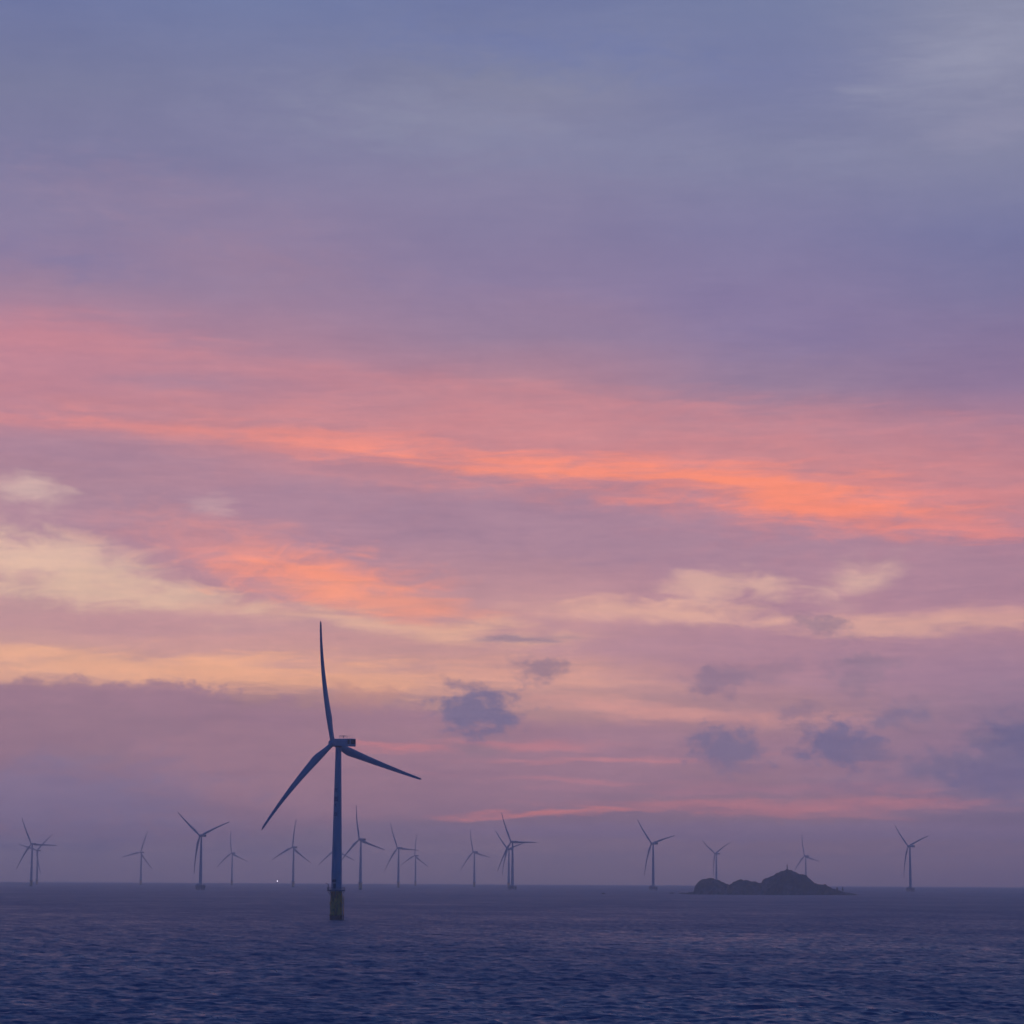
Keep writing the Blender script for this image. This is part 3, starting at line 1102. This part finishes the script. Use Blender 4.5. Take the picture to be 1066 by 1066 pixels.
def rock(px, D, w, dpt, h, seed, label):
    bm = bmesh.new()
    bmesh.ops.create_icosphere(bm, subdivisions=4, radius=1.0)
    rg = random.Random(seed)
    ph = [(rg.uniform(1, 4), rg.uniform(1, 4), rg.uniform(1, 4), rg.uniform(0, 6)) for _ in range(9)]
    for v in bm.verts:
        k = 1 + sum(math.sin(a * v.co.x * (1 + i * .5) + b * v.co.y * (1 + i * .5) + c * v.co.z + d) for i, (a, b, c, d) in enumerate(ph)) * 0.055
        v.co = Vector((v.co.x * k * w / 2, v.co.y * k * dpt / 2, v.co.z * k * h * (1.0 if v.co.z > 0 else 0.6)))
    o = obj('rock', bm, MAT['rock'])
    o.location = on_sea(px, 925, D)
    o.rotation_euler = (0, 0, -math.atan2(o.location.x, o.location.y) + rg.uniform(-.2, .2))
    o['label'] = label
    o['category'] = 'rock'
    o['group'] = 'low rocks off the island'
    return o


rock(699.4, 4180, 7.6, 6, 1.3, 1, 'low dark rock farthest left of the island, awash by itself')
rock(711.5, 4080, 15, 8, 1.5, 2, 'long low rock ledge almost touching the left end of the island')
rock(628.0, 3900, 5.5, 4, 1.5, 4, 'tiny dark rock alone in open water, well left of the island')

# beacon on the summit
bp = on_island(819.3, ridge(819.3) + 1.3)
be = empty('beacon', bp, 0, 'slim dark beacon tower on the summit of the island', 'beacon')
bm = bmesh.new()
lathe(bm, [(1.9, -3.5), (1.9, 0.7), (1.5, 0.9)], 16)
obj('base', bm, MAT['concrete'], be)
bm = bmesh.new()
lathe(bm, [(0.85, 0.9), (0.7, 5.6), (1.0, 5.7), (1.0, 6.0)], 16)
obj('shaft', bm, MAT['concrete'], be)
bm = bmesh.new()
lathe(bm, [(0.5, 6.0), (0.5, 7.0), (0.6, 7.0), (0.05, 7.7)], 12)
obj('lantern', bm, MAT['steel'], be)
bm = bmesh.new()
tube(bm, (0, 0, 7.6), (0, 0, 9.2), 0.09)
obj('mast', bm, MAT['steel'], be)


def tree(px, h, w, seed, label):
    rg = random.Random(seed)
    p = on_island(px, ridge(px) + 0.6, rg.uniform(-3, 0))
    t = empty('tree', p, rg.uniform(0, 6), label, 'tree', 'small trees on the right slope of the island')
    bm = bmesh.new()
    tube(bm, (0, 0, -2.5), (0.05 * h, 0, h * 0.6), 0.22, 0.1)
    for k in range(5):
        a = rg.uniform(0, 6.28)
        z = h * rg.uniform(0.25, 0.55)
        tube(bm, (0.03 * h, 0, z), (w * .4 * math.cos(a), w * .4 * math.sin(a), z + h * 0.2), 0.09, 0.04, 6)
    obj('trunk', bm, MAT['bark'], t)
    bm = bmesh.new()
    for k in range(900):
        z = rg.random() ** 0.8
        rad = w / 2 * math.sqrt(rg.random()) * (1 - 0.75 * z) * (0.8 + 0.4 * math.sin(7 * z + seed))
        a = rg.uniform(0, 6.28)
        c = Vector((rad * math.cos(a), rad * math.sin(a), h * (0.22 + 0.8 * z)))
        s = rg.uniform(0.2, 0.45)
        u = Vector((rg.uniform(-1, 1), rg.uniform(-1, 1), rg.uniform(-1, 1))).normalized()
        v = u.orthogonal().normalized()
        w2 = u.cross(v)
        bm.faces.new([bm.verts.new(c + v * s), bm.verts.new(c + w2 * s * .6), bm.verts.new(c - v * s), bm.verts.new(c - w2 * s * .6)])
    obj('crown', bm, MAT['leaf'], t, smooth=False)


tree(859.6, 5.0, 5.6, 11, 'broad round tree, highest up the slope of the three on the island')
tree(870.0, 5.6, 4.2, 12, 'pointed tree, middle one of three low on the island slope')
tree(875.6, 6.6, 3.2, 13, 'slim tall tree, nearest the right tip of the island')

# ---------------------------------------------------------------- fishing boat with its lamp lit, far out
bd = 9000.0
bl = on_sea(288.2, 921, bd)
bo = empty('fishing_boat', bl, -math.atan2(bl.x, bl.y) + R(8), 'tiny distant fishing boat with one white lamp lit, left of the big turbine', 'boat')
bm = bmesh.new()
secs = []
for t, w, k in ((-9, 2.2, 2.2), (-5, 2.6, 2.0), (0, 2.7, 2.0), (4, 2.3, 2.3), (7, 1.3, 2.8), (9, 0.15, 3.4)):
    secs.append([bm.verts.new(c) for c in ((-w, t, k), (-w * .85, t, 0.2), (-w * .2, t, -1), (w * .2, t, -1), (w * .85, t, 0.2), (w, t, k))])
for a, c in zip(secs, secs[1:]):
    for i in range(5):
        bm.faces.new((a[i], a[i + 1], c[i + 1], c[i]))
    bm.faces.new((a[5], a[0], c[0], c[5]))
bm.faces.new(secs[0])
bm.faces.new(secs[-1][::-1])
obj('hull', bm, MAT['navy'], bo, smooth=False)
bm = bmesh.new()
box(bm, (-1.7, -6.5, 2.0), (1.7, -1.5, 5.0), 0.15)
box(bm, (-1.3, -5.6, 4.98), (1.3, -3.0, 6.6), 0.12)
cab = obj('wheelhouse', bm, MAT['white'], bo)
for xx in (-1.2, -0.1, 1.0):
    bm = bmesh.new()
    box(bm, (xx - 0.35, -1.53, 3.4), (xx + 0.5, -1.46, 4.4))
    obj('window', bm, MAT['dark'], cab, smooth=False)
bm = bmesh.new()
tube(bm, (0, -5.8, 6.4), (0, -5.8, 10.6), 0.12)
tube(bm, (-1.2, -5.8, 9.0), (1.2, -5.8, 9.0), 0.07)
mast = obj('mast', bm, MAT['steel'], bo)
bm = bmesh.new()
bmesh.ops.create_uvsphere(bm, u_segments=16, v_segments=10, radius=1.15, matrix=Matrix.Translation((0, -5.8, 11.4)))
obj('lamp', bm, MAT['lamp'], mast)
